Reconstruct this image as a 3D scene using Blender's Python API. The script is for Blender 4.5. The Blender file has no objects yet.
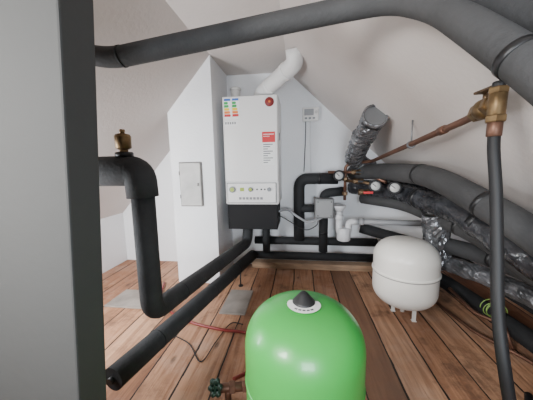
import bpy, bmesh, math, random
from mathutils import Matrix, Vector, noise
random.seed(4)
SC=bpy.context.scene
COL=SC.collection
WL={}
# ------------------------------------------------------------------ materials
def mat(name,col,rough=0.6,metal=0.0,var=0.0,vscale=6.0,bump=0.0,bscale=40.0,stretch=(1,1,1),col2=None,coat=0.0,emit=None):
    m=bpy.data.materials.new(name); m.use_nodes=True
    nt=m.node_tree; b=nt.nodes['Principled BSDF']
    b.inputs['Roughness'].default_value=rough; b.inputs['Metallic'].default_value=metal
    if coat: b.inputs['Coat Weight'].default_value=coat
    c=(col[0],col[1],col[2],1)
    tc=nt.nodes.new('ShaderNodeTexCoord'); mp=nt.nodes.new('ShaderNodeMapping')
    mp.inputs['Scale'].default_value=stretch
    nt.links.new(tc.outputs['Object'],mp.inputs[0])
    n=nt.nodes.new('ShaderNodeTexNoise'); n.inputs['Scale'].default_value=vscale; n.inputs['Detail'].default_value=5
    nt.links.new(mp.outputs[0],n.inputs['Vector'])
    r=nt.nodes.new('ShaderNodeValToRGB')
    k=col2 if col2 else tuple(x*(1-var) for x in col)
    r.color_ramp.elements[0].position=0.35; r.color_ramp.elements[1].position=0.65
    r.color_ramp.elements[0].color=(k[0],k[1],k[2],1); r.color_ramp.elements[1].color=c
    nt.links.new(n.outputs['Fac'],r.inputs[0]); nt.links.new(r.outputs[0],b.inputs['Base Color'])
    if bump:
        n2=nt.nodes.new('ShaderNodeTexNoise'); n2.inputs['Scale'].default_value=bscale; n2.inputs['Detail'].default_value=4
        nt.links.new(mp.outputs[0],n2.inputs['Vector'])
        bp=nt.nodes.new('ShaderNodeBump'); bp.inputs['Strength'].default_value=bump; bp.inputs['Distance'].default_value=0.02
        nt.links.new(n2.outputs['Fac'],bp.inputs['Height']); nt.links.new(bp.outputs[0],b.inputs['Normal'])
    if emit:
        b.inputs['Emission Color'].default_value=(*emit[:3],1); b.inputs['Emission Strength'].default_value=emit[3]
    return m
def floor_mat():
    m=bpy.data.materials.new('wood_planks'); m.use_nodes=True
    nt=m.node_tree; N=nt.nodes; L=nt.links; b=N['Principled BSDF']
    g=N.new('ShaderNodeNewGeometry'); s=N.new('ShaderNodeSeparateXYZ'); L.new(g.outputs['Position'],s.inputs[0])
    def M(op,a,bb=None):
        n=N.new('ShaderNodeMath'); n.operation=op
        for i,v in enumerate((a,bb)):
            if v is None: continue
            if isinstance(v,(int,float)): n.inputs[i].default_value=v
            else: L.new(v,n.inputs[i])
        return n.outputs[0]
    ev=N.new('ShaderNodeCombineXYZ'); L.new(M('MULTIPLY',s.outputs[1],4.0),ev.inputs[1]); L.new(M('MULTIPLY',s.outputs[0],3.0),ev.inputs[0])
    en=N.new('ShaderNodeTexNoise'); en.inputs['Scale'].default_value=1.0; en.inputs['Detail'].default_value=6; L.new(ev.outputs[0],en.inputs['Vector'])
    wob=M('MULTIPLY',M('SUBTRACT',en.outputs['Fac'],0.5),0.09)
    d=M('ADD',M('ADD',M('DIVIDE',s.outputs[0],0.170),20.30),wob)
    idx=M('FLOOR',d); fr=M('FRACT',d)
    wn2=N.new('ShaderNodeTexWhiteNoise'); wn2.noise_dimensions='1D'; L.new(M('ADD',idx,0.37),wn2.inputs['W'])
    ramp=N.new('ShaderNodeValToRGB'); e=ramp.color_ramp.elements
    e[0].color=(0.22,0.088,0.046,1); e[1].color=(0.60,0.35,0.21,1)
    x=ramp.color_ramp.elements.new(0.25); x.color=(0.40,0.19,0.10,1)
    x=ramp.color_ramp.elements.new(0.65); x.color=(0.50,0.265,0.15,1)
    L.new(wn2.outputs['Value'],ramp.inputs[0])
    off=M('MULTIPLY',wn2.outputs['Value'],50)
    gv=N.new('ShaderNodeCombineXYZ'); L.new(M('ADD',M('MULTIPLY',s.outputs[0],34.0),off),gv.inputs[0]); L.new(M('MULTIPLY',s.outputs[1],2.2),gv.inputs[1])
    gn=N.new('ShaderNodeTexNoise'); gn.inputs['Scale'].default_value=1.0; gn.inputs['Detail'].default_value=8; gn.inputs['Distortion'].default_value=1.2; L.new(gv.outputs[0],gn.inputs['Vector'])
    mx=N.new('ShaderNodeMix'); mx.data_type='RGBA'; mx.blend_type='MULTIPLY'; mx.inputs[0].default_value=0.75
    gr=N.new('ShaderNodeValToRGB'); gr.color_ramp.elements[0].position=0.32; gr.color_ramp.elements[0].color=(0.50,0.42,0.38,1); gr.color_ramp.elements[1].position=0.6; gr.color_ramp.elements[1].color=(1,1,1,1)
    L.new(gn.outputs['Fac'],gr.inputs[0]); L.new(ramp.outputs[0],mx.inputs[6]); L.new(gr.outputs[0],mx.inputs[7])
    kv=N.new('ShaderNodeCombineXYZ'); L.new(M('ADD',M('MULTIPLY',s.outputs[0],9.0),off),kv.inputs[0]); L.new(M('MULTIPLY',s.outputs[1],4.2),kv.inputs[1])
    vo=N.new('ShaderNodeTexVoronoi'); vo.inputs['Scale'].default_value=1.0; L.new(kv.outputs[0],vo.inputs['Vector'])
    kr=N.new('ShaderNodeMapRange'); kr.inputs[1].default_value=0.06; kr.inputs[2].default_value=0.15; kr.inputs[3].default_value=0.8; kr.inputs[4].default_value=0.0; L.new(vo.outputs['Distance'],kr.inputs[0])
    mk_=N.new('ShaderNodeMix'); mk_.data_type='RGBA'; L.new(kr.outputs[0],mk_.inputs[0]); L.new(mx.outputs[2],mk_.inputs[6]); mk_.inputs[7].default_value=(0.09,0.04,0.025,1)
    dn=N.new('ShaderNodeTexNoise'); dn.inputs['Scale'].default_value=3.0; dn.inputs['Detail'].default_value=10; dn.inputs['Roughness'].default_value=0.72; L.new(g.outputs['Position'],dn.inputs['Vector'])
    dr=N.new('ShaderNodeMapRange'); dr.inputs[1].default_value=0.50; dr.inputs[2].default_value=0.70; dr.inputs[4].default_value=0.55; L.new(dn.outputs['Fac'],dr.inputs[0])
    m2=N.new('ShaderNodeMix'); m2.data_type='RGBA'; L.new(dr.outputs[0],m2.inputs[0]); L.new(mk_.outputs[2],m2.inputs[6]); m2.inputs[7].default_value=(0.54,0.38,0.29,1)
    sr=N.new('ShaderNodeMapRange'); sr.inputs[1].default_value=0.47; sr.inputs[2].default_value=0.36; sr.inputs[4].default_value=0.7; L.new(dn.outputs['Fac'],sr.inputs[0])
    # one dark stained plank
    dark=M('MULTIPLY',M('COMPARE',idx,22.0),M('ADD',0.35,M('MULTIPLY',dn.outputs['Fac'],0.7)))
    st=M('MAXIMUM',sr.outputs[0],dark)
    m4=N.new('ShaderNodeMix'); m4.data_type='RGBA'; L.new(st,m4.inputs[0]); L.new(m2.outputs[2],m4.inputs[6]); m4.inputs[7].default_value=(0.13,0.065,0.04,1)
    gap=M('LESS_THAN',fr,M('ADD',0.050,M('MULTIPLY',M('SUBTRACT',dn.outputs['Fac'],0.5),0.14)))
    m3=N.new('ShaderNodeMix'); m3.data_type='RGBA'; L.new(gap,m3.inputs[0]); L.new(m4.outputs[2],m3.inputs[6]); m3.inputs[7].default_value=(0.018,0.011,0.008,1)
    L.new(m3.outputs[2],b.inputs['Base Color']); b.inputs['Roughness'].default_value=0.62
    bp=N.new('ShaderNodeBump'); bp.inputs['Strength'].default_value=0.8; bp.inputs['Distance'].default_value=0.007
    L.new(M('SUBTRACT',gn.outputs['Fac'],M('MULTIPLY',gap,1.0)),bp.inputs['Height']); L.new(bp.outputs[0],b.inputs['Normal'])
    return m
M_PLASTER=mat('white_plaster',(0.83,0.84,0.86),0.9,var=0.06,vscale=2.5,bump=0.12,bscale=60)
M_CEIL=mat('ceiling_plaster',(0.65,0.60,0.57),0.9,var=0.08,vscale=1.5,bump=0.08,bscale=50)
M_POST=mat('dark_grey_paint',(0.052,0.053,0.052),0.8,var=0.08,vscale=3,bump=0.05,bscale=30)
M_FOAM=mat('charcoal_foam',(0.036,0.037,0.039),0.85,var=0.35,vscale=9,bump=0.15,bscale=70)
M_FOAMG=mat('grey_foam',(0.054,0.054,0.055),0.8,var=0.28,vscale=7,bump=0.15,bscale=60)
M_FOAMB=mat('black_foam',(0.018,0.019,0.021),0.8,var=0.3,vscale=9,bump=0.15,bscale=60)
M_RUBBER=mat('black_rubber',(0.006,0.006,0.007),0.6)
M_TAPE=mat('black_tape',(0.010,0.010,0.011),0.4,bump=0.1)
M_BAG=mat('black_film',(0.042,0.044,0.050),0.18,var=0.6,vscale=12,bump=0.4,bscale=30)
M_FOIL=mat('dark_foil',(0.20,0.205,0.22),0.28,metal=0.5,var=0.7,vscale=12,bump=0.3,bscale=30)
M_FOILD=mat('silver_foil',(0.27,0.275,0.29),0.22,metal=0.65,var=0.65,vscale=14,bump=0.4,bscale=34)
M_WHITE=mat('white_enamel',(0.80,0.785,0.765),0.35,var=0.03,vscale=2)
M_WHITED=mat('offwhite_plastic',(0.62,0.61,0.59),0.4,var=0.04)
M_SEAM=mat('seam_shadow_enamel',(0.30,0.29,0.27),0.5,var=0.04)
M_FLUE=mat('white_flue_plastic',(0.82,0.82,0.81),0.35,var=0.04)
M_TANKW=mat('cream_enamel',(0.86,0.83,0.77),0.35,var=0.04,vscale=3)
M_GREEN=mat('green_enamel',(0.050,0.42,0.070),0.36,var=0.12,vscale=3,coat=0.15)
M_BLACK=mat('black_plastic',(0.012,0.012,0.013),0.5,var=0.2)
M_MATTEB=mat('matte_black_plastic',(0.007,0.007,0.008),0.85)
M_DISPLAY=mat('green_display',(0.25,0.32,0.06),0.3,emit=(0.5,0.6,0.1,0.3))
M_RED=mat('red_sticker',(0.62,0.03,0.035),0.5,var=0.05)
M_DRED=mat('dark_red_emblem',(0.26,0.03,0.03),0.5,var=0.05)
M_REDH=mat('dark_red_hose',(0.24,0.03,0.025),0.4,var=0.2)
M_PAPER=mat('white_paper',(0.85,0.85,0.83),0.7,var=0.03)
M_INK=mat('printed_ink',(0.08,0.08,0.09),0.7)
M_INKG=mat('grey_print',(0.24,0.24,0.25),0.7)
M_LG=mat('label_green',(0.03,0.38,0.09),0.6); M_LY=mat('label_yellow',(0.85,0.62,0.03),0.6); M_LO=mat('label_orange',(0.80,0.22,0.03),0.6)
M_LB=mat('label_blue',(0.05,0.15,0.50),0.6)
M_BRASS=mat('aged_brass',(0.30,0.20,0.10),0.45,metal=0.85,var=0.5,vscale=22)
M_BRASSD=mat('tarnished_brass',(0.20,0.13,0.075),0.45,metal=0.8,var=0.5,vscale=22)
M_COPPER=mat('old_copper',(0.21,0.11,0.075),0.48,metal=0.7,var=0.25,vscale=8)
M_GREYM=mat('grey_metal',(0.24,0.25,0.26),0.4,metal=0.5,var=0.2)
M_PVC=mat('grey_pvc',(0.34,0.345,0.36),0.4,var=0.06)
M_BOXL=mat('grey_box_lid',(0.30,0.30,0.30),0.5,var=0.06)
M_BOXG=mat('grey_box_plastic',(0.18,0.18,0.18),0.5,var=0.08)
M_PVCW=mat('pale_pvc',(0.74,0.74,0.75),0.4,var=0.06)
M_PANEL=mat('painted_metal_panel',(0.50,0.49,0.47),0.5,var=0.22,vscale=9)
M_PANELF=mat('painted_metal_frame',(0.22,0.21,0.20),0.5,var=0.2,vscale=9)
M_WOOD=mat('raw_timber',(0.46,0.30,0.19),0.7,var=0.35,vscale=4,stretch=(2,14,14),bump=0.2)
M_DGREEN=mat('dark_green_plastic',(0.010,0.035,0.022),0.4)
M_SHEET=mat('worn_grey_board',(0.34,0.30,0.265),0.7,var=0.35,vscale=7)
M_GLASS=mat('gauge_face',(0.55,0.55,0.53),0.2)
M_YG=mat('yellow_green_wire',(0.22,0.36,0.08),0.4,var=0.3,vscale=30)
M_SKYGLOW=mat('skylight_glow',(0.8,0.85,0.9),0.2,emit=(0.8,0.88,1.0,3.0))  # emissive surface for the added skylight pane
M_FLOOR=floor_mat()
# ------------------------------------------------------------------ object helpers
def put(name,bm,m,parent=None):
    bmesh.ops.recalc_face_normals(bm,faces=bm.faces)
    vs=[v.co for v in bm.verts]
    lo=Vector([min(v[i] for v in vs) for i in range(3)]); hi=Vector([max(v[i] for v in vs) for i in range(3)])
    o=Vector(((lo.x+hi.x)/2,(lo.y+hi.y)/2,lo.z))
    for v in bm.verts: v.co-=o
    me=bpy.data.meshes.new(name); bm.to_mesh(me); bm.free()
    ob=bpy.data.objects.new(name,me); COL.objects.link(ob)
    me.materials.append(m)
    WL[ob]=o.copy()
    if parent: ob.parent=parent; ob.location=o-WL[parent]
    else: ob.location=o
    return ob
def root(name,loc):
    e=bpy.data.objects.new(name,None); COL.objects.link(e); e.location=loc; e.empty_display_size=0.05; WL[e]=Vector(loc); return e
def tag(ob,label,cat,group=None):
    ob['label']=label; ob['category']=cat
    if group: ob['group']=group
    return ob
def struct(ob): ob['kind']='structure'; return ob
def b_box(lo,hi,bev=0.0,seg=2,M=None):
    bm=bmesh.new(); bmesh.ops.create_cube(bm,size=1)
    lo=Vector(lo);hi=Vector(hi)
    for v in bm.verts: v.co=Vector([(lo[i]+hi[i])/2+v.co[i]*(hi[i]-lo[i]) for i in range(3)])
    if bev: bmesh.ops.bevel(bm,geom=bm.edges[:],offset=bev,segments=seg,affect='EDGES',profile=0.5)
    if M: bmesh.ops.transform(bm,matrix=M,verts=bm.verts)
    return bm
def merge(*bms):
    out=bmesh.new()
    for b in bms:
        me=bpy.data.meshes.new('t'); b.to_mesh(me); b.free(); out.from_mesh(me); bpy.data.meshes.remove(me)
    return out
def rpath(pts,br,n=7):
    pts=[Vector(p) for p in pts]; out=[pts[0]]
    for i in range(1,len(pts)-1):
        p=pts[i]; a=pts[i-1]-p; c=pts[i+1]-p
        r=min(br,a.length*0.48,c.length*0.48)
        if r<1e-4: out.append(p); continue
        s=p+a.normalized()*r; e=p+c.normalized()*r
        for k in range(n+1):
            t=k/n; out.append(s*(1-t)**2+p*2*t*(1-t)+e*t*t)
    out.append(pts[-1]); return out
def dens(pts,step):
    out=[pts[0]]
    for a,b in zip(pts,pts[1:]):
        k=max(1,int((b-a).length/step))
        for i in range(1,k+1): out.append(a.lerp(b,i/k))
    return out
def catmull(pts,n=8):
    P=[Vector(p) for p in pts]; P=[P[0]*2-P[1]]+P+[P[-1]*2-P[-2]]; out=[]
    for i in range(1,len(P)-2):
        for k in range(n):
            t=k/n; a,b,c,d=P[i-1:i+3]
            out.append(0.5*((2*b)+(c-a)*t+(2*a-5*b+4*c-d)*t*t+(3*b-a-3*c+d)*t**3))
    out.append(P[-2]); return out
def b_sweep(path,r,seg=20,rf=None,cap=True,smooth=True):
    bm=bmesh.new(); n=len(path); rings=[]
    T=[]
    for i in range(n):
        t=(path[min(i+1,n-1)]-path[max(i-1,0)])
        T.append(t.normalized() if t.length>1e-9 else (T[-1] if T else Vector((0,0,1))))
    u=T[0].orthogonal().normalized(); s=0
    for i in range(n):
        if i: s+=(path[i]-path[i-1]).length; u=(u-T[i]*u.dot(T[i])).normalized()
        v=T[i].cross(u); ring=[]
        for k in range(seg):
            a=2*math.pi*k/seg
            rr=r*(rf(s,a) if rf else 1)
            ring.append(bm.verts.new(path[i]+(u*math.cos(a)+v*math.sin(a))*rr))
        rings.append(ring)
    for i in range(n-1):
        for k in range(seg):
            f=bm.faces.new((rings[i][k],rings[i][(k+1)%seg],rings[i+1][(k+1)%seg],rings[i+1][k])); f.smooth=smooth
    if cap:
        bm.faces.new(rings[0][::-1]); bm.faces.new(rings[-1])
    return bm
def tube(pts,r,br=0.05,seg=20,step=None,rf=None,n=7,smooth=True):
    p=rpath(pts,br,n)
    if step: p=dens(p,step)
    return b_sweep(p,r,seg,rf,smooth=smooth)
def hose(pts,r,seg=12,n=8,rf=None): return b_sweep(catmull(pts,n),r,seg,rf)
def b_lathe(prof,seg=48,M=None,smooth=True):
    bm=bmesh.new(); rings=[]
    for (r,z) in prof:
        if r<1e-5: rings.append([bm.verts.new((0,0,z))])
        else: rings.append([bm.verts.new((r*math.cos(2*math.pi*k/seg),r*math.sin(2*math.pi*k/seg),z)) for k in range(seg)])
    for a,b in zip(rings,rings[1:]):
        for k in range(seg):
            if len(a)==1 and len(b)==1: continue
            if len(a)==1: f=bm.faces.new((a[0],b[k],b[(k+1)%seg]))
            elif len(b)==1: f=bm.faces.new((a[k],a[(k+1)%seg],b[0]))
            else: f=bm.faces.new((a[k],a[(k+1)%seg],b[(k+1)%seg],b[k]))
            f.smooth=smooth
    if len(rings[0])>1: bm.faces.new(rings[0][::-1])
    if len(rings[-1])>1: bm.faces.new(rings[-1])
    if M: bmesh.ops.transform(bm,matrix=M,verts=bm.verts)
    return bm
def axisM(loc,d):
    q=Vector((0,0,1)).rotation_difference(Vector(d).normalized()); return Matrix.Translation(loc)@q.to_matrix().to_4x4()
def cyl(a,b,r,seg=24,bev=0.0):
    a=Vector(a);b=Vector(b);L=(b-a).length
    pr=[(r,0),(r,L)] if not bev else [(r-bev,0),(r,bev),(r,L-bev),(r-bev,L)]
    bm=b_lathe(pr,seg,axisM(a,b-a),smooth=True)
    for f in bm.faces:
        if len(f.verts)>4: f.smooth=False
    return bm
def hexnut(a,b,r):
    L=(Vector(b)-Vector(a)).length
    return b_lathe([(r*0.93,0),(r,L*0.15),(r,L*0.85),(r*0.93,L)],6,axisM(a,Vector(b)-Vector(a)),smooth=False)
def prism(poly,y0,y1):
    bm=bmesh.new(); a=[bm.verts.new((x,y0,z)) for x,z in poly]; b=[bm.verts.new((x,y1,z)) for x,z in poly]
    bm.faces.new(a); bm.faces.new(b[::-1]); n=len(poly)
    for i in range(n): bm.faces.new((a[i],b[i],b[(i+1)%n],a[(i+1)%n]))
    return bm
def bands(parent,pts,r,ts,w=0.02,br=0.05,m=None):
    p=rpath(pts,br); L=[0]
    for a,b in zip(p,p[1:]): L.append(L[-1]+(b-a).length)
    for t in ts:
        s=t*L[-1]; i=max(k for k in range(len(L)-1) if L[k]<=s)
        a=p[i]; dd=(p[i+1]-p[i]).normalized(); q=a+dd*(s-L[i])
        put('tape_band',cyl(q-dd*w/2,q+dd*w/2,r+0.0015,28),m or M_TAPE,parent)
# ------------------------------------------------------------------ room shell
YB=2.40; YF=-1.8
def zl(x): return 1.83+1.1*(x+0.67)
def zr(x): return 1.825-0.95*(x+0.10)
XL=-1.86; XR=1.72
struct(put('floor',b_box((XL-0.1,YF-0.1,-0.08),(XR+0.1,YB+0.1,0)),M_FLOOR))
struct(put('wall_back',b_box((XL-0.1,YB,-0.08),(XR+0.1,YB+0.1,2.0)),M_PLASTER))
struct(put('wall_front',b_box((XL-0.1,YF-0.1,-0.08),(XR+0.1,YF,2.0)),M_PLASTER))
struct(put('wall_left',b_box((XL-0.1,YF,0),(XL,YB,zl(XL)+0.02)),M_PLASTER))
struct(put('wall_right',b_box((XR,YF,0),(XR+0.1,YB,zr(XR)+0.05)),M_PLASTER))
poly=[(XL-0.1,zl(XL-0.1)),(-0.67,1.83),(-0.10,1.825),(XR+0.1,zr(XR+0.1)),(XR+0.1,zr(XR+0.1)+0.12),(-0.06,1.95),(-0.72,1.95),(XL-0.1,zl(XL-0.1)+0.14)]
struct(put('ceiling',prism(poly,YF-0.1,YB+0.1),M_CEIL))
XC=-1.04
struct(put('wall_chimney',prism([(XC,0),(-0.67,0),(-0.67,1.83),(XC,zl(XC))],1.95,YB),M_PLASTER))
struct(put('trim_1',b_box((-0.46,2.30,0.0),(0.72,2.398,0.06),0.006),M_WOOD))
def slopebox(x0,x1,y0,y1,t0,t1):
    nrm=Vector((1.1,0,-1)).normalized()
    bm=bmesh.new(); vs=[]
    for t in (t0,t1):
        for (x,y) in ((x0,y0),(x1,y0),(x1,y1),(x0,y1)):
            vs.append(bm.verts.new(Vector((x,y,zl(x)))+nrm*t))
    for f in ((0,1,2,3),(7,6,5,4),(0,4,5,1),(1,5,6,2),(2,6,7,3),(3,7,4,0)): bm.faces.new([vs[i] for i in f])
    return bm
fr=merge(slopebox(-1.35,-1.30,-0.9,-0.1,0.0,0.04),slopebox(-0.95,-0.90,-0.9,-0.1,0.0,0.04),slopebox(-1.30,-0.95,-0.9,-0.85,0.0,0.04),slopebox(-1.30,-0.95,-0.15,-0.1,0.0,0.04))
wn=struct(put('added_skylight_1',fr,M_WOOD))  # unseen skylight frame, added to dress the area light below it
put('added_glow_pane',slopebox(-1.30,-0.95,-0.85,-0.15,0.002,0.01),M_SKYGLOW,wn)  # glowing pane, added along with the skylight frame
# ------------------------------------------------------------------ post
def shear(bm):
    for v in bm.verts: v.co.x+=0.085*(v.co.z-0.95)
    return bm
tag(put('post',shear(b_box((-0.95,0.40,0.0),(-0.415,0.475,1.50),0.004)),M_POST),'wide dark grey painted post standing on the plank floor','post')
# ------------------------------------------------------------------ boiler
BX0,BX1,BY0,BY1,BZ0,BZ1=-0.62,-0.165,2.05,2.395,0.67,1.55
bo=tag(root('boiler',(-0.39,2.2,BZ0)),'white wall-hung gas boiler with stickers and a control strip','boiler')
put('casing',b_box((BX0,BY0,BZ0),(BX1,BY1,BZ1),0.012,3),M_WHITE,bo)
put('front_cover',b_box((BX0+0.006,BY0-0.012,BZ0+0.195),(BX1-0.006,BY0+0.01,BZ1-0.006),0.006,2),M_WHITE,bo)
cp=put('control_panel',b_box((BX0+0.02,BY0-0.012,BZ0+0.015),(BX1-0.02,BY0+0.01,BZ0+0.185),0.004,2),M_INKG,bo)
put('panel_face',b_box((BX0+0.024,BY0-0.014,BZ0+0.019),(BX1-0.024,BY0+0.008,BZ0+0.181),0.004,2),M_WHITE,cp)
fy=BY0-0.014
put('display',b_box((-0.490,fy-0.004,0.785),(-0.455,fy+0.002,0.815),0.002),M_DISPLAY,cp)
for x,mm,r in ((-0.555,M_DISPLAY,0.026),(-0.40,M_DISPLAY,0.019),(-0.245,M_GREYM,0.016)):
    put('control_knob',cyl((x,fy+0.002,0.80),(x,fy-0.014,0.80),r,24,0.003),M_GREYM,cp)
    put('knob_face',cyl((x,fy-0.0135,0.80),(x,fy-0.016,0.80),r*0.68,20),mm,cp)
for x in (-0.345,-0.31,-0.28): put('indicator_lamp',cyl((x,fy+0.001,0.80),(x,fy-0.004,0.80),0.007,12),M_BLACK,cp)
put('model_lettering',merge(*[b_box((-0.50+0.030*i,fy-0.002,0.715),(-0.50+0.030*i+0.021,fy+0.001,0.735)) for i in range(7)]),M_INKG,cp)
fc=BY0-0.0125
def sticker(name,x0,x1,z0,z1,m,pt=0.001,lab=None):
    o=put(name,b_box((x0,fc-pt,z0),(x1,fc+0.001,z1)),m,bo)
    if lab: o['label']=lab
    return o
for (x0,cols) in ((-0.602,(M_LG,M_LG,M_LY,M_LO,M_RED)),(-0.536,(M_LG,M_LG,M_LY,M_LO,M_RED))):
    s=sticker('energy_label',x0,x0+0.060,1.370,1.532,M_PAPER,lab='energy label with green to red class arrows')
    put('label_header',b_box((x0+0.003,fc-0.002,1.512),(x0+0.057,fc,1.529)),M_LB,s)
    for i,mm in enumerate(cols):
        z=1.505-0.024*i; w=0.028+0.005*i
        bm=bmesh.new(); y=fc-0.002
        bm.faces.new([bm.verts.new(c) for c in ((x0+0.003,y,z),(x0+0.003+w,y,z),(x0+0.009+w,y,z-0.010),(x0+0.003+w,y,z-0.020),(x0+0.003,y,z-0.020))])
        put('class_arrow',bm,mm,s)
s=sticker('brand_plate',-0.600,-0.49,1.320,1.358,M_PAPER)
put('lettering',merge(*[b_box((-0.595+0.019*i,fc-0.002,1.330),(-0.595+0.019*i+0.012,fc,1.348)) for i in range(5)]),M_INKG,s)
e=put('emblem',b_lathe([(0.0,0),(0.036,0),(0.036,0.003),(0.0,0.003)],32,axisM((-0.232,fc,1.490),(0,-1,0))),M_DRED,bo); e['label']='round dark red emblem'
put('emblem_mark',merge(cyl((-0.232,fc-0.003,1.492),(-0.232,fc-0.004,1.492),0.010,5)),M_LO,e)
s=sticker('warning_sticker',-0.295,-0.190,1.180,1.262,M_RED,lab='red warning sticker')
put('sticker_text',merge(b_box((-0.285,fc-0.002,1.240),(-0.20,fc,1.245)),b_box((-0.285,fc-0.002,1.225),(-0.235,fc,1.229))),M_PAPER,s)
s=sticker('paper_notice',-0.295,-0.192,1.00,1.178,M_PAPER,lab='white printed notice')
put('notice_text',merge(*[b_box((-0.287,fc-0.002,1.160-0.018*i),(-0.21-0.02*((i*7)%3),fc,1.166-0.018*i)) for i in range(9)]),M_INK,s)
put('hinge_clip',b_box((BX1-0.002,2.10,1.20),(BX1+0.006,2.14,1.26),0.002),M_GREYM,bo)
put('connection_cover',b_box((-0.606,2.055,0.455),(-0.180,2.38,0.67),0.003),M_MATTEB,bo)['label']='black plastic cover under the casing'
# flue
fl=tag(root('flue',(-0.33,2.2,1.55)),'white plastic boiler flue bending up into the roof slope','flue pipe')
put('pipe',tube([(-0.34,2.22,1.52),(-0.32,2.18,1.59),(-0.025,1.83,1.685),(-0.035,1.80,1.765)],0.058,0.06,28),M_FLUE,fl)
put('socket',cyl((-0.34,2.22,1.55),(-0.34,2.22,1.57),0.075,28,0.004),M_FLUE,fl)
dd=Vector((0.295,-0.35,0.095)).normalized()
for t in (0.12,0.34):
    p=Vector((-0.32,2.18,1.59))+dd*t
    put('collar',cyl(p,p+dd*0.035,0.063,28,0.003),M_FLUE,fl)
tag(put('air_intake_stub',merge(cyl((-0.54,2.2,1.55),(-0.54,2.2,1.64),0.04,24,0.004),cyl((-0.54,2.2,1.635),(-0.54,2.2,1.655),0.046,24,0.004)),M_WHITED),'short white capped stub on top of the boiler','pipe stub')
# thermostat
th=tag(root('wall_controller',(0.10,2.39,1.38)),'white wall-mounted room controller with grey display','controller')
put('housing',b_box((0.03,2.365,1.385),(0.175,2.40,1.505),0.008,3),M_WHITE,th)
put('display',b_box((0.045,2.362,1.435),(0.13,2.367,1.49),0.002),M_PVC,th)
for i in range(3): put('button',b_box((0.05+0.035*i,2.361,1.402),(0.072+0.035*i,2.367,1.418),0.002),M_GREYM,th)
put('dial',cyl((0.152,2.367,1.462),(0.152,2.355,1.462),0.013,20,0.002),M_WHITED,th)
tag(put('cable',hose([(0.06,2.392,1.39),(0.058,2.395,1.25),(0.05,2.395,1.05),(0.045,2.38,0.93)],0.0035,8),M_BLACK),'thin black cable hanging under the controller','cable')
tag(put('cable',hose([(0.10,2.395,1.39),(0.10,2.396,1.2),(0.105,2.395,1.05),(0.11,2.38,0.93)],0.003,8),M_PVCW),'thin pale cable hanging under the controller','cable')
# access panel
ap=tag(root('access_panel',(-0.87,1.94,0.68)),'grey metal inspection hatch in the chimney wall','hatch')
put('frame',b_box((-0.969,1.938,0.671),(-0.776,1.952,1.034),0.005,3),M_PANELF,ap)
put('door',b_box((-0.961,1.926,0.679),(-0.784,1.945,1.026),0.006,3),M_PANEL,ap)
put('latch',b_box((-0.815,1.918,0.84),(-0.800,1.930,0.865),0.002),M_PANELF,ap)
for z in (0.74,0.93): put('hinge',cyl((-0.962,1.926,z),(-0.962,1.926,z+0.03),0.004,10),M_PANELF,ap)
# ------------------------------------------------------------------ overhead pipes
op=tag(root('insulated_pipe',(0.0,0.8,1.3)),'thick grey foam-insulated pipe running under the roof','insulated pipe')
OP=[(-0.86,0.82,1.42),(-0.62,0.81,1.355),(0.10,0.83,1.445),(0.25,0.77,1.43),(0.31,0.66,1.345),(0.335,0.55,1.235),(0.36,0.45,1.13),(0.385,0.33,1.0)]
put('insulation',tube(OP,0.032,0.06,28),M_FOAMG,op)
bands(op,OP,0.032,(0.165,),0.008,0.06,M_FOAMB)
put('tape_band',cyl((0.350,0.487,1.168),(0.3525,0.477,1.158),0.0332,28),M_TAPE,op)
tag(put('insulated_pipe',tube([(0.25,0.70,1.485),(0.325,0.64,1.385),(0.375,0.56,1.293),(0.41,0.44,1.175),(0.45,0.33,1.06)],0.038,0.05,24),M_FOAM),'dark foam-insulated pipe close under the roof slope','insulated pipe')
# ------------------------------------------------------------------ left heating pipes
lp=tag(root('insulated_pipe',(-0.6,1.2,0.25)),'black insulated pipe dropping and running to the boiler','insulated pipe')
LP=[(-0.625,0.93,0.97),(-0.628,0.93,0.375),(-0.47,2.16,0.30),(-0.46,2.2,0.47)]
put('insulation',tube(LP,0.045,0.07,28),M_FOAM,lp)
put('insulation',tube([(-1.05,0.93,0.985),(-0.63,0.93,0.985),(-0.625,0.93,0.88)],0.060,0.045,28),M_FOAM,lp)
bands(lp,LP,0.045,(0.40,0.62,0.8),0.006,0.07,M_FOAMB)
lp2=tag(root('insulated_pipe',(-0.6,1.2,0.15)),'black insulated pipe along the floor with a cut end','insulated pipe')
LP2=[(-0.700,0.76,0.205),(-0.43,2.22,0.165)]
put('insulation',tube(LP2,0.046,0.05,28),M_FOAM,lp2)
put('copper_core',cyl((-0.703,0.745,0.205),(-0.700,0.765,0.205),0.014,16),M_BLACK,lp2)
bands(lp2,LP2,0.046,(0.16,0.5,0.75),0.006,0.05,M_FOAMB)
a=Vector(LP2[0]).lerp(Vector(LP2[1]),0.8); put('support_bracket',merge(cyl((a.x,a.y,0),(a.x,a.y,0.13),0.006,10),cyl((a.x,a.y,0),(a.x,a.y,0.006),0.02,16)),M_BLACK,lp2)
av=tag(root('air_vent_valve',(-0.69,0.93,1.04)),'brass automatic air vent on the insulated pipe','valve')
put('body',merge(cyl((-0.69,0.93,1.055),(-0.69,0.93,1.075),0.016,16),b_lathe([(0.020,0),(0.029,0.006),(0.030,0.05),(0.026,0.058),(0.012,0.062)],32,Matrix.Translation((-0.69,0.93,1.07)))),M_BRASS,av)
put('cap',cyl((-0.69,0.93,1.13),(-0.69,0.93,1.148),0.010,16,0.002),M_BRASS,av)
put('collar',cyl((-0.69,0.93,1.040),(-0.69,0.93,1.060),0.034,24,0.004),M_TAPE,av)
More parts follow.
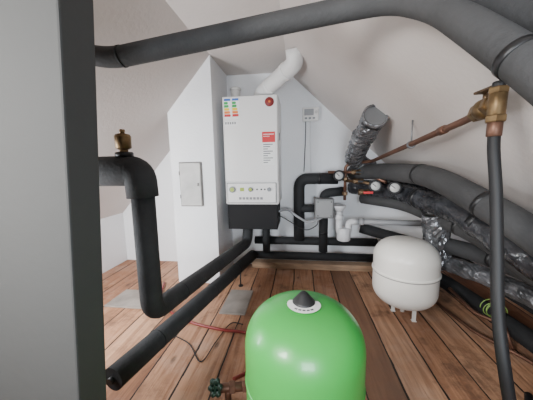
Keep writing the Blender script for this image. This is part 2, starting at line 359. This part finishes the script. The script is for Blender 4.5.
# ------------------------------------------------------------------ wall pipes
def ipipe(pts,r,label,m=None,br=0.05,bt=(),**k):
    o=tag(put('insulated_pipe',tube(pts,r,br,22,**k),m or M_FOAMB),label,'insulated pipe')
    if bt: bands(o,pts,r,bt,0.02,br)
    return o
ipipe([(-0.42,2.30,0.285),(0.70,2.30,0.285)],0.036,'black insulated pipe running low along the plastered wall')
ipipe([(-0.46,2.24,0.160),(0.70,2.24,0.160)],0.036,'black insulated pipe running just above the timber batten')
ipipe([(-0.30,2.22,0.47),(-0.30,2.22,0.20)],0.034,'short black insulated pipe dropping under the boiler')
ipipe([(0.0,2.29,0.30),(0.0,2.29,0.87),(0.34,2.27,0.87)],0.050,'black insulated pipe rising and turning along the wall',br=0.09,bt=(0.3,0.82))
ipipe([(0.0,2.28,0.60),(0.16,2.28,0.60)],0.036,'short black insulated branch between two risers')
ipipe([(0.22,2.27,0.20),(0.22,2.27,0.74),(0.40,2.26,0.76)],0.040,'black insulated riser beside the grey pump box',bt=(0.25,))
pb=tag(root('pump_box',(0.22,2.2,0.54)),'small grey junction box mounted on a black pipe','junction box')
put('housing',b_box((0.135,2.15,0.535),(0.295,2.25,0.705),0.006,3),M_BOXG,pb)
put('lid',b_box((0.145,2.140,0.545),(0.285,2.155,0.695),0.005,2),M_BOXL,pb)
for x in (0.16,0.27):
    for z in (0.56,0.68): put('screw',cyl((x,2.141,z),(x,2.136,z),0.005,8),M_BLACK,pb)
put('cable_gland',cyl((0.17,2.20,0.535),(0.17,2.20,0.51),0.011,12),M_BLACK,pb)
tag(put('condensate_hose',hose([(-0.20,2.2,0.58),(-0.10,2.2,0.60),(-0.02,2.17,0.55),(0.07,2.17,0.50),(0.14,2.17,0.51),(0.20,2.19,0.535)],0.010,12,n=10),M_PVC),'thin grey flexible hose from the boiler','hose')
tag(put('cable',hose([(-0.20,2.25,0.55),(-0.10,2.22,0.50),(0.05,2.20,0.42),(0.15,2.20,0.46),(0.17,2.20,0.52)],0.004,8),M_BLACK),'thin black cable drooping to the junction box','cable')
# drain with trap
dr=tag(root('drain_trap',(0.42,2.2,0.3)),'pale plastic bottle trap with a straight grey drain pipe','drain pipe')
put('pipe',tube([(0.47,2.20,0.50),(1.00,2.12,0.51)],0.023,0.04,18),M_PVC,dr)
put('trap',tube([(0.345,2.19,0.60),(0.345,2.19,0.40),(0.425,2.19,0.40),(0.425,2.19,0.50),(0.50,2.195,0.50)],0.028,0.035,18),M_PVCW,dr)
put('cup',cyl((0.385,2.185,0.335),(0.385,2.185,0.45),0.058,24,0.008),M_PVCW,dr)
put('funnel',b_lathe([(0.026,0),(0.054,0.045),(0.056,0.06),(0.049,0.06),(0.016,0.01)],24,Matrix.Translation((0.345,2.19,0.585))),M_PVCW,dr)
put('collar',cyl((0.52,2.192,0.5005),(0.55,2.188,0.501),0.029,20,0.003),M_PVC,dr)
put('collar',cyl((0.345,2.19,0.52),(0.345,2.19,0.56),0.036,20,0.003),M_PVCW,dr)
# copper manifold
cm=tag(root('copper_manifold',(0.38,2.12,0.7)),'copper pipework with brass valves on the wall','pipework')
put('riser',tube([(0.375,2.12,0.70),(0.375,2.12,0.985),(0.45,2.115,1.0)],0.012,0.03,14),M_COPPER,cm)
put('crossbar',tube([(0.24,2.14,0.93),(0.52,2.06,0.93),(0.62,1.90,0.86)],0.012,0.03,14),M_COPPER,cm)
def bvalve(x,y,z,lever,par):
    v=put('ball_valve',merge(hexnut((x-0.038,y,z),(x-0.018,y,z),0.022),cyl((x-0.022,y,z),(x+0.022,y,z),0.020,18),hexnut((x+0.018,y,z),(x+0.038,y,z),0.022),cyl((x,y,z),(x,y-0.035,z),0.008,12)),M_BRASSD,par)
    put('valve_lever',b_box((x-0.01,y-0.044,z-0.008),(x+0.055,y-0.034,z+0.008),0.002),lever,v)
bvalve(0.45,2.075,0.93,M_BLACK,cm); bvalve(0.46,2.04,0.86,M_BLACK,cm)
for z in (0.74,0.86): put('fitting',hexnut((0.375,2.12,z),(0.375,2.12,z+0.03),0.022),M_BRASSD,cm)
put('branch',tube([(0.375,2.12,0.86),(0.48,2.03,0.86),(0.54,1.93,0.84)],0.012,0.03,14),M_BRASSD,cm)
def gauge(x,y,z,r,lab):
    g=tag(root('pressure_gauge',(x,y,z-r)),lab,'gauge')
    d=Vector((-x*0.6,-y,0.1)).normalized(); Mx=axisM((x,y,z),d)
    put('case',b_lathe([(0,-0.025),(r,-0.025),(r,0.005),(r*0.74,0.006),(r*0.72,0.0),(0,0.0)],28,Mx),M_BLACK,g)
    f=put('dial',b_lathe([(0,0),(r*0.71,0),(r*0.71,0.002),(0,0.002)],28,Mx),M_GLASS,g)
    put('needle',b_box((-0.003,-0.006,0.002),(0.003,r*0.6,0.004),M=Mx@Matrix.Rotation(0.7,4,'Z')),M_INK,f)
    put('stem',cyl(Vector((x,y,z))-d*0.02,Vector((x,y,z))-d*0.07,0.007,10),M_BRASSD,g)
gauge(0.315,2.06,0.905,0.044,'round pressure gauge with black rim on copper pipe')
gauge(0.53,1.83,0.840,0.042,'round pressure gauge with black rim between pipes')
gauge(0.625,1.74,0.835,0.042,'round thermometer gauge with black rim on the pipes')
bvalve(0.47,1.90,0.79,M_RED,cm)
# ------------------------------------------------------------------ ducts at right
def crinkle(a=0.05):
    o=random.random()*40
    def f(s,t):
        c,q=math.cos(t),math.sin(t)
        n1=noise.noise(Vector((s*14+o,c*1.1,q*1.1))); n2=noise.noise(Vector((s*36+o,c*2.4,q*2.4+9))); n3=noise.noise(Vector((s*95,c*5+o,q*5)))
        return 1+a*(1.4*n1+1.5*(0.4-abs(n2)*2)+0.7*n3)
    return f
du=tag(root('foil_duct',(0.45,1.9,1.1)),'crumpled silver foil duct with open round end by the roof','duct')
DU=[(0.425,1.55,1.255),(0.412,1.85,1.125),(0.44,2.13,1.03),(0.58,2.16,0.95)]
cr=crinkle(0.10)
put('duct',tube(DU,0.068,0.12,24,step=0.012,rf=lambda s,t:cr(s,t)+0.035*math.sin(s*260),smooth=False),M_FOILD,du)
EC=Vector((0.4255,1.535,1.262)); ed=Vector((0.013,-0.31,0.135)).normalized()
put('end_collar',b_lathe([(0.063,-0.03),(0.071,-0.03),(0.071,0.012),(0.062,0.012),(0.060,-0.02)],32,axisM(EC,ed)),M_FOILD,du)
put('end_opening',cyl(EC-ed*0.004,EC-ed*0.001,0.062,32),M_GREYM,du)
def bag(pts,r,label,m=M_BAG,br=0.12,a=0.06,n='film_wrapped_duct',bt=()):
    o=tag(put(n,tube(pts,r,br,26,step=0.016,rf=crinkle(a*1.6),smooth=(m is M_BAG)),m),label,'duct')
    if bt: bands(o,pts,r*1.03,bt,0.03,br)
    return o
ipipe([(0.45,2.22,0.92),(0.60,1.98,0.94),(0.69,1.40,0.93),(0.82,1.00,0.755),(0.95,0.72,0.54)],0.058,'smooth dark insulated pipe curving down along the roof slope',br=0.15,m=M_FOAMG,bt=(0.45,0.68))
bag([(0.46,2.24,0.80),(0.70,1.92,0.80),(0.83,1.40,0.74),(0.93,1.05,0.595),(1.03,0.75,0.43)],0.062,'glossy black wrapped duct below the roof slope',bt=(0.38,0.62))
ipipe([(0.55,2.26,0.70),(0.80,2.0,0.69),(0.97,1.45,0.60),(1.02,1.10,0.50),(1.10,0.8,0.38)],0.050,'dark insulated pipe tucked beneath the wrapped ducts',br=0.15,m=M_FOAMG,bt=(0.5,))
bag([(0.80,1.66,0.78),(0.87,1.70,0.68),(0.895,1.72,0.50),(0.92,1.74,0.34)],0.072,'bulky crumpled silver foil duct dropping behind the white tank',M_FOILD,n='foil_duct',br=0.08,a=0.07,bt=(0.18,))
ipipe([(0.90,1.80,0.46),(1.04,1.52,0.47),(1.12,1.25,0.46),(1.14,0.9,0.43)],0.050,'dark insulated pipe running low toward the roof edge',br=0.15,m=M_FOAM,bt=(0.4,))
bag([(0.93,1.78,0.33),(1.06,1.56,0.34),(1.16,1.25,0.33),(1.20,0.9,0.30)],0.050,'dark foil wrapped duct running low behind the white tank',M_FOIL,n='foil_duct',a=0.05)
bag([(0.70,2.2,0.88),(0.83,1.75,0.86),(0.92,1.40,0.78),(0.99,1.1,0.69)],0.035,'thin black wrapped duct squeezed against the roof slope',a=0.08)
ipipe([(0.55,2.30,0.42),(1.15,2.15,0.28),(1.28,1.5,0.21),(1.32,1.0,0.18)],0.045,'black insulated pipe passing behind the white tank',br=0.15)
ipipe([(0.80,2.30,0.20),(1.10,1.95,0.10),(1.22,1.3,0.06),(1.22,0.9,0.06)],0.05,'black insulated pipe lying low on the floor',br=0.15)
tag(put('copper_pipe',tube([(0.95,1.75,0.03),(1.0,1.45,0.03),(1.12,1.25,0.03),(1.15,1.0,0.03)],0.010,0.05,12),M_COPPER),'thin old copper pipe lying on the boards','pipe')
tag(put('copper_pipe',tube([(1.00,1.72,0.16),(1.02,1.5,0.12),(1.10,1.40,0.12),(1.11,1.34,0.02)],0.010,0.04,12),M_COPPER),'bent copper pipe beside the coil of wire','pipe')
pts=[]
for i in range(90):
    a=i*0.25; pts.append(Vector((1.05+0.045*math.cos(a)+0.004*math.sin(a*0.7),1.38+0.012*math.sin(a*.37)+0.0006*i,0.20+0.042*math.sin(a))))
tag(put('wire_coil',b_sweep(pts,0.0025,8),M_YG),'small coil of yellow-green earth wire hanging from a pipe','wire')
# ------------------------------------------------------------------ diagonal copper pipe with hose
cpz=tag(root('copper_pipe',(0.55,1.5,1.0)),'old copper pipe running diagonally to a brass valve','pipe')
A=Vector((0.44,2.115,1.0)); A2=Vector((0.55,2.00,1.015)); B=Vector((0.545,0.92,1.136)); E=Vector((0.50,0.735,1.15))
put('pipe',tube([A,A2,B,E],0.0125,0.03,16),M_COPPER,cpz)
d=(B-A2).normalized()
for t in (0.92,): put('coupling',cyl(A2+d*t,A2+d*(t+0.04),0.0165,18,0.002),M_COPPER,cpz)
put('pipe_hanger',merge(cyl((0.552,1.35,1.085),(0.552,1.35,1.205),0.004,10),cyl((0.552,1.342,1.088),(0.552,1.362,1.086),0.019,18)),M_GREYM,cpz)
put('ball_valve',merge(hexnut(E+(B-E)*0.66,E+(B-E)*0.50,0.026),b_lathe([(0.015,0),(0.025,0.010),(0.029,0.030),(0.025,0.050),(0.015,0.060)],20,axisM(E+(B-E)*0.54,E-B)),hexnut(E+(B-E)*0.26,E+(B-E)*0.12,0.025)),M_BRASS,cpz)
put('tee_fitting',merge(cyl(E+Vector((0,0,-0.045)),E+Vector((0,0,0.030)),0.019,20,0.003),cyl(E,E+(B-E)*0.2,0.018,20,0.002),hexnut(E+Vector((0,0,-0.052)),E+Vector((0,0,-0.034)),0.023),hexnut(E+Vector((0,0,0.018)),E+Vector((0,0,0.034)),0.022)),M_BRASS,cpz)
put('valve_handle',merge(cyl(E+(B-E)*0.38+Vector((0,0,0.02)),E+(B-E)*0.38+Vector((0,0,0.042)),0.007,12),b_box((0.490,0.745,1.186),(0.515,0.815,1.193),0.002)),M_BRASSD,cpz)
put('valve_cap',cyl(E+Vector((0,0,0.033)),E+Vector((0,0,0.048)),0.014,14,0.002),M_BLACK,cpz)
fh=tag(root('flexible_hose',(0.5,0.7,0.0)),'black flexible hose hanging from the brass valve to the floor','hose')
put('hose',hose([(0.50,0.735,1.10),(0.502,0.733,1.03),(0.506,0.715,0.92),(0.500,0.680,0.76),(0.492,0.645,0.62),(0.500,0.61,0.47),(0.555,0.61,0.25),(0.66,0.70,0.06),(0.80,0.85,0.03),(0.95,1.05,0.03)],0.0135,18,n=10),M_RUBBER,fh)
put('ferrule',cyl((0.50,0.735,1.062),(0.50,0.735,1.104),0.0165,20,0.002),M_COPPER,fh)
# ------------------------------------------------------------------ tanks
def dome(R,z0,z1,hb,ht,n=10,pw=0.8):
    p=[]
    for i in range(n+1):
        a=math.pi/2*(i/n); p.append((R*math.sin(a)**pw if i else 0,z0+hb*(1-math.cos(a))))
    for i in range(n+1):
        a=math.pi/2*(i/n); p.append((R*math.cos(a)**pw if i<n else 0,z1-ht*(1-math.sin(a))))
    return p
TX,TY=0.695,1.68
wt=tag(root('expansion_tank',(TX,TY,0)),'cream white round expansion tank standing on short legs','expansion tank')
put('shell',b_lathe(dome(0.195,0.060,0.512,0.12,0.13,14,0.72),56,Matrix.Translation((TX,TY,0))),M_TANKW,wt)
put('seam_rim',b_lathe([(0.190,0),(0.2020,0.003),(0.2020,0.012),(0.190,0.015)],56,Matrix.Translation((TX,TY,0.292))),M_TANKW,wt)
put('seam_groove',b_lathe([(0.190,0),(0.1975,0.001),(0.1975,0.006),(0.190,0.007)],56,Matrix.Translation((TX,TY,0.286))),M_SEAM,wt)
put('bottom_fitting',merge(cyl((TX,TY,0.0),(TX,TY,0.07),0.014,16),hexnut((TX,TY,0.02),(TX,TY,0.045),0.024)),M_TANKW,wt)
for a in (60,180,285):
    r_=0.11 if a==285 else 0.06
    x=TX+r_*math.cos(math.radians(a));y=TY+r_*math.sin(math.radians(a))
    put('leg',merge(b_box((x-0.012,y-0.004,0),(x+0.012,y+0.004,0.095),0.002),b_box((x-0.014,y-0.012,0),(x+0.014,y+0.012,0.004))),M_TANKW,wt)
GX,GY=0.015,0.755
gt=tag(root('expansion_tank',(GX,GY,0)),'bright green round expansion tank with black top cap','expansion tank')
G=Matrix.Translation((GX,GY,0))
put('shell',b_lathe(dome(0.191,0.09,0.560,0.13,0.135,16,0.70),72,G),M_GREEN,gt)
put('seam_band',b_lathe([(0.189,0),(0.1935,0.003),(0.1935,0.010),(0.189,0.013)],72,Matrix.Translation((GX,GY,0.30))),M_GREEN,gt)
bm=bmesh.new(); n=40; ring=[]
for i in range(n+1):
    a=math.radians(-195+210*i/n); w=0.026*math.sin(math.pi*i/n)**0.35
    r0=0.034; r1=r0+w+0.001
    ring.append([bm.verts.new((GX+r*math.cos(a),GY+r*math.sin(a),0.5644-0.07*(r-0.034))) for r in (r0,r1)])
for i in range(n): bm.faces.new((ring[i][0],ring[i][1],ring[i+1][1],ring[i+1][0]))
rl=put('crescent_label',bm,M_PAPER,gt)
put('printed_marks',merge(*[b_box((-0.0045,-0.003,0),(0.0045,0.003,0.0006),M=Matrix.Translation((GX+0.048*math.cos(a),GY+0.048*math.sin(a),0.5638))@Matrix.Rotation(a+math.pi/2,4,'Z')) for a in [math.radians(-120+15*i) for i in range(5)]]),M_INK,rl)
put('top_cap',b_lathe([(0.036,0.557),(0.036,0.567),(0.032,0.571),(0.014,0.593),(0.008,0.598),(0,0.599)],32,G),M_BLACK,gt)
for a in (30,150,270):
    x=GX+0.12*math.cos(math.radians(a));y=GY+0.12*math.sin(math.radians(a))
    put('leg',merge(b_box((x-0.015,y-0.004,0),(x+0.015,y+0.004,0.15),0.002),b_box((x-0.018,y-0.015,0),(x+0.018,y+0.015,0.005))),M_GREEN,gt)
# ------------------------------------------------------------------ floor items
tag(put('red_hose',hose([(-1.15,1.90,0.012),(-1.05,1.68,0.012),(-0.88,1.50,0.012),(-0.69,1.40,0.012),(-0.48,1.35,0.012),(-0.30,1.33,0.012),(-0.16,1.22,0.012),(-0.22,1.08,0.014),(-0.29,0.97,0.05)],0.009,12,n=10),M_REDH),'thin dark red hose snaking across the floorboards','hose')
dv=tag(root('drain_valve',(-0.33,0.9,0.0)),'brass drain valve with dark green handwheel on the floor','valve')
put('body',merge(cyl((-0.33,0.90,0.07),(-0.23,0.93,0.06),0.018,18,0.003),hexnut((-0.295,0.91,0.067),(-0.27,0.918,0.065),0.026),cyl((-0.30,0.91,0.0),(-0.30,0.91,0.07),0.014,14),hexnut((-0.24,0.926,0.06),(-0.215,0.933,0.06),0.024)),M_COPPER,dv)
w=axisM((-0.345,0.885,0.085),(-0.35,-0.75,0.35))
hw=[]
for k in range(6):
    a=k*math.pi/3; hw.append(b_lathe([(0.0,-0.008),(0.0105,-0.006),(0.0115,0.0),(0.0105,0.006),(0.0,0.008)],12,w@Matrix.Translation((0.026*math.cos(a),0.026*math.sin(a),0))))
put('handwheel',merge(b_lathe([(0.022,-0.006),(0.029,-0.004),(0.029,0.004),(0.022,0.006),(0.017,0.0),(0.022,-0.006)],32,w),b_box((-0.022,-0.004,-0.004),(0.022,0.004,0.004),M=w),b_box((-0.004,-0.022,-0.004),(0.004,0.022,0.004),M=w),*hw),M_DGREEN,dv)
put('spindle',cyl((-0.345,0.885,0.085),(-0.325,0.905,0.07),0.006,10),M_BRASSD,dv)
put('elbow_pipe',tube([(-0.22,0.93,0.06),(-0.20,0.94,0.06),(-0.195,0.94,0.18)],0.012,0.03,12),M_COPPER,dv)
tag(put('worn_board',b_box((-0.54,1.52,0.0),(-0.36,1.84,0.012),0.002),M_SHEET),'loose worn grey board lying on the planks beside the pipes','board')
tag(put('worn_board',b_box((-1.40,1.52,0.0),(-1.08,1.76,0.012),0.002),M_SHEET),'loose worn grey board lying on the planks near the hatch','board')
tag(put('cable',hose([(-0.80,1.30,0.006),(-0.62,1.22,0.006),(-0.50,1.10,0.006),(-0.47,1.25,0.006),(-0.43,1.42,0.006),(-0.35,1.42,0.006)],0.003,8,n=10),M_BLACK),'thin black cable lying loosely on the floorboards','cable')
# ------------------------------------------------------------------ lights
def area(loc,tgt,size,e,col,spread=180):
    l=bpy.data.lights.new('added_area_light','AREA'); l.shape='RECTANGLE'; l.size=size[0]; l.size_y=size[1]; l.energy=e; l.color=col; l.spread=math.radians(spread)
    o=bpy.data.objects.new('added_area_light',l); COL.objects.link(o); o.location=loc
    o.rotation_euler=(Vector(tgt)-Vector(loc)).to_track_quat('-Z','Y').to_euler(); return o
area((-1.05,-0.5,1.30),(-0.1,2.2,0.6),(0.5,0.4),34,(1.0,0.975,0.945),110)  # main light, added under the made-up skylight and out of view
area((0.20,-0.9,0.9),(0.1,2.4,0.9),(0.6,0.5),10,(0.84,0.92,1.0),80)  # unseen cool fill, added behind the camera to brighten the back wall
area((-1.45,0.75,0.75),(-0.9,2.2,0.6),(0.4,0.4),30,(0.92,0.96,1.0))  # added light hidden behind the post, brightens the left alcove
w=bpy.data.worlds.new('world'); SC.world=w; w.use_nodes=True
w.node_tree.nodes['Background'].inputs[0].default_value=(0.7,0.78,0.9,1); w.node_tree.nodes['Background'].inputs[1].default_value=0.3
# ------------------------------------------------------------------ camera
cd=bpy.data.cameras.new('camera'); cam=bpy.data.objects.new('camera',cd); COL.objects.link(cam); SC.camera=cam
cd.sensor_width=36; cd.lens=36*250/533; cd.clip_start=0.02
R=Matrix.Rotation(math.radians(7.5),4,'Z')@Matrix.Rotation(math.radians(82),4,'X')@Matrix.Rotation(math.radians(-1.0),4,'Z')
cam.matrix_world=Matrix.Translation((0,0,1.0))@R
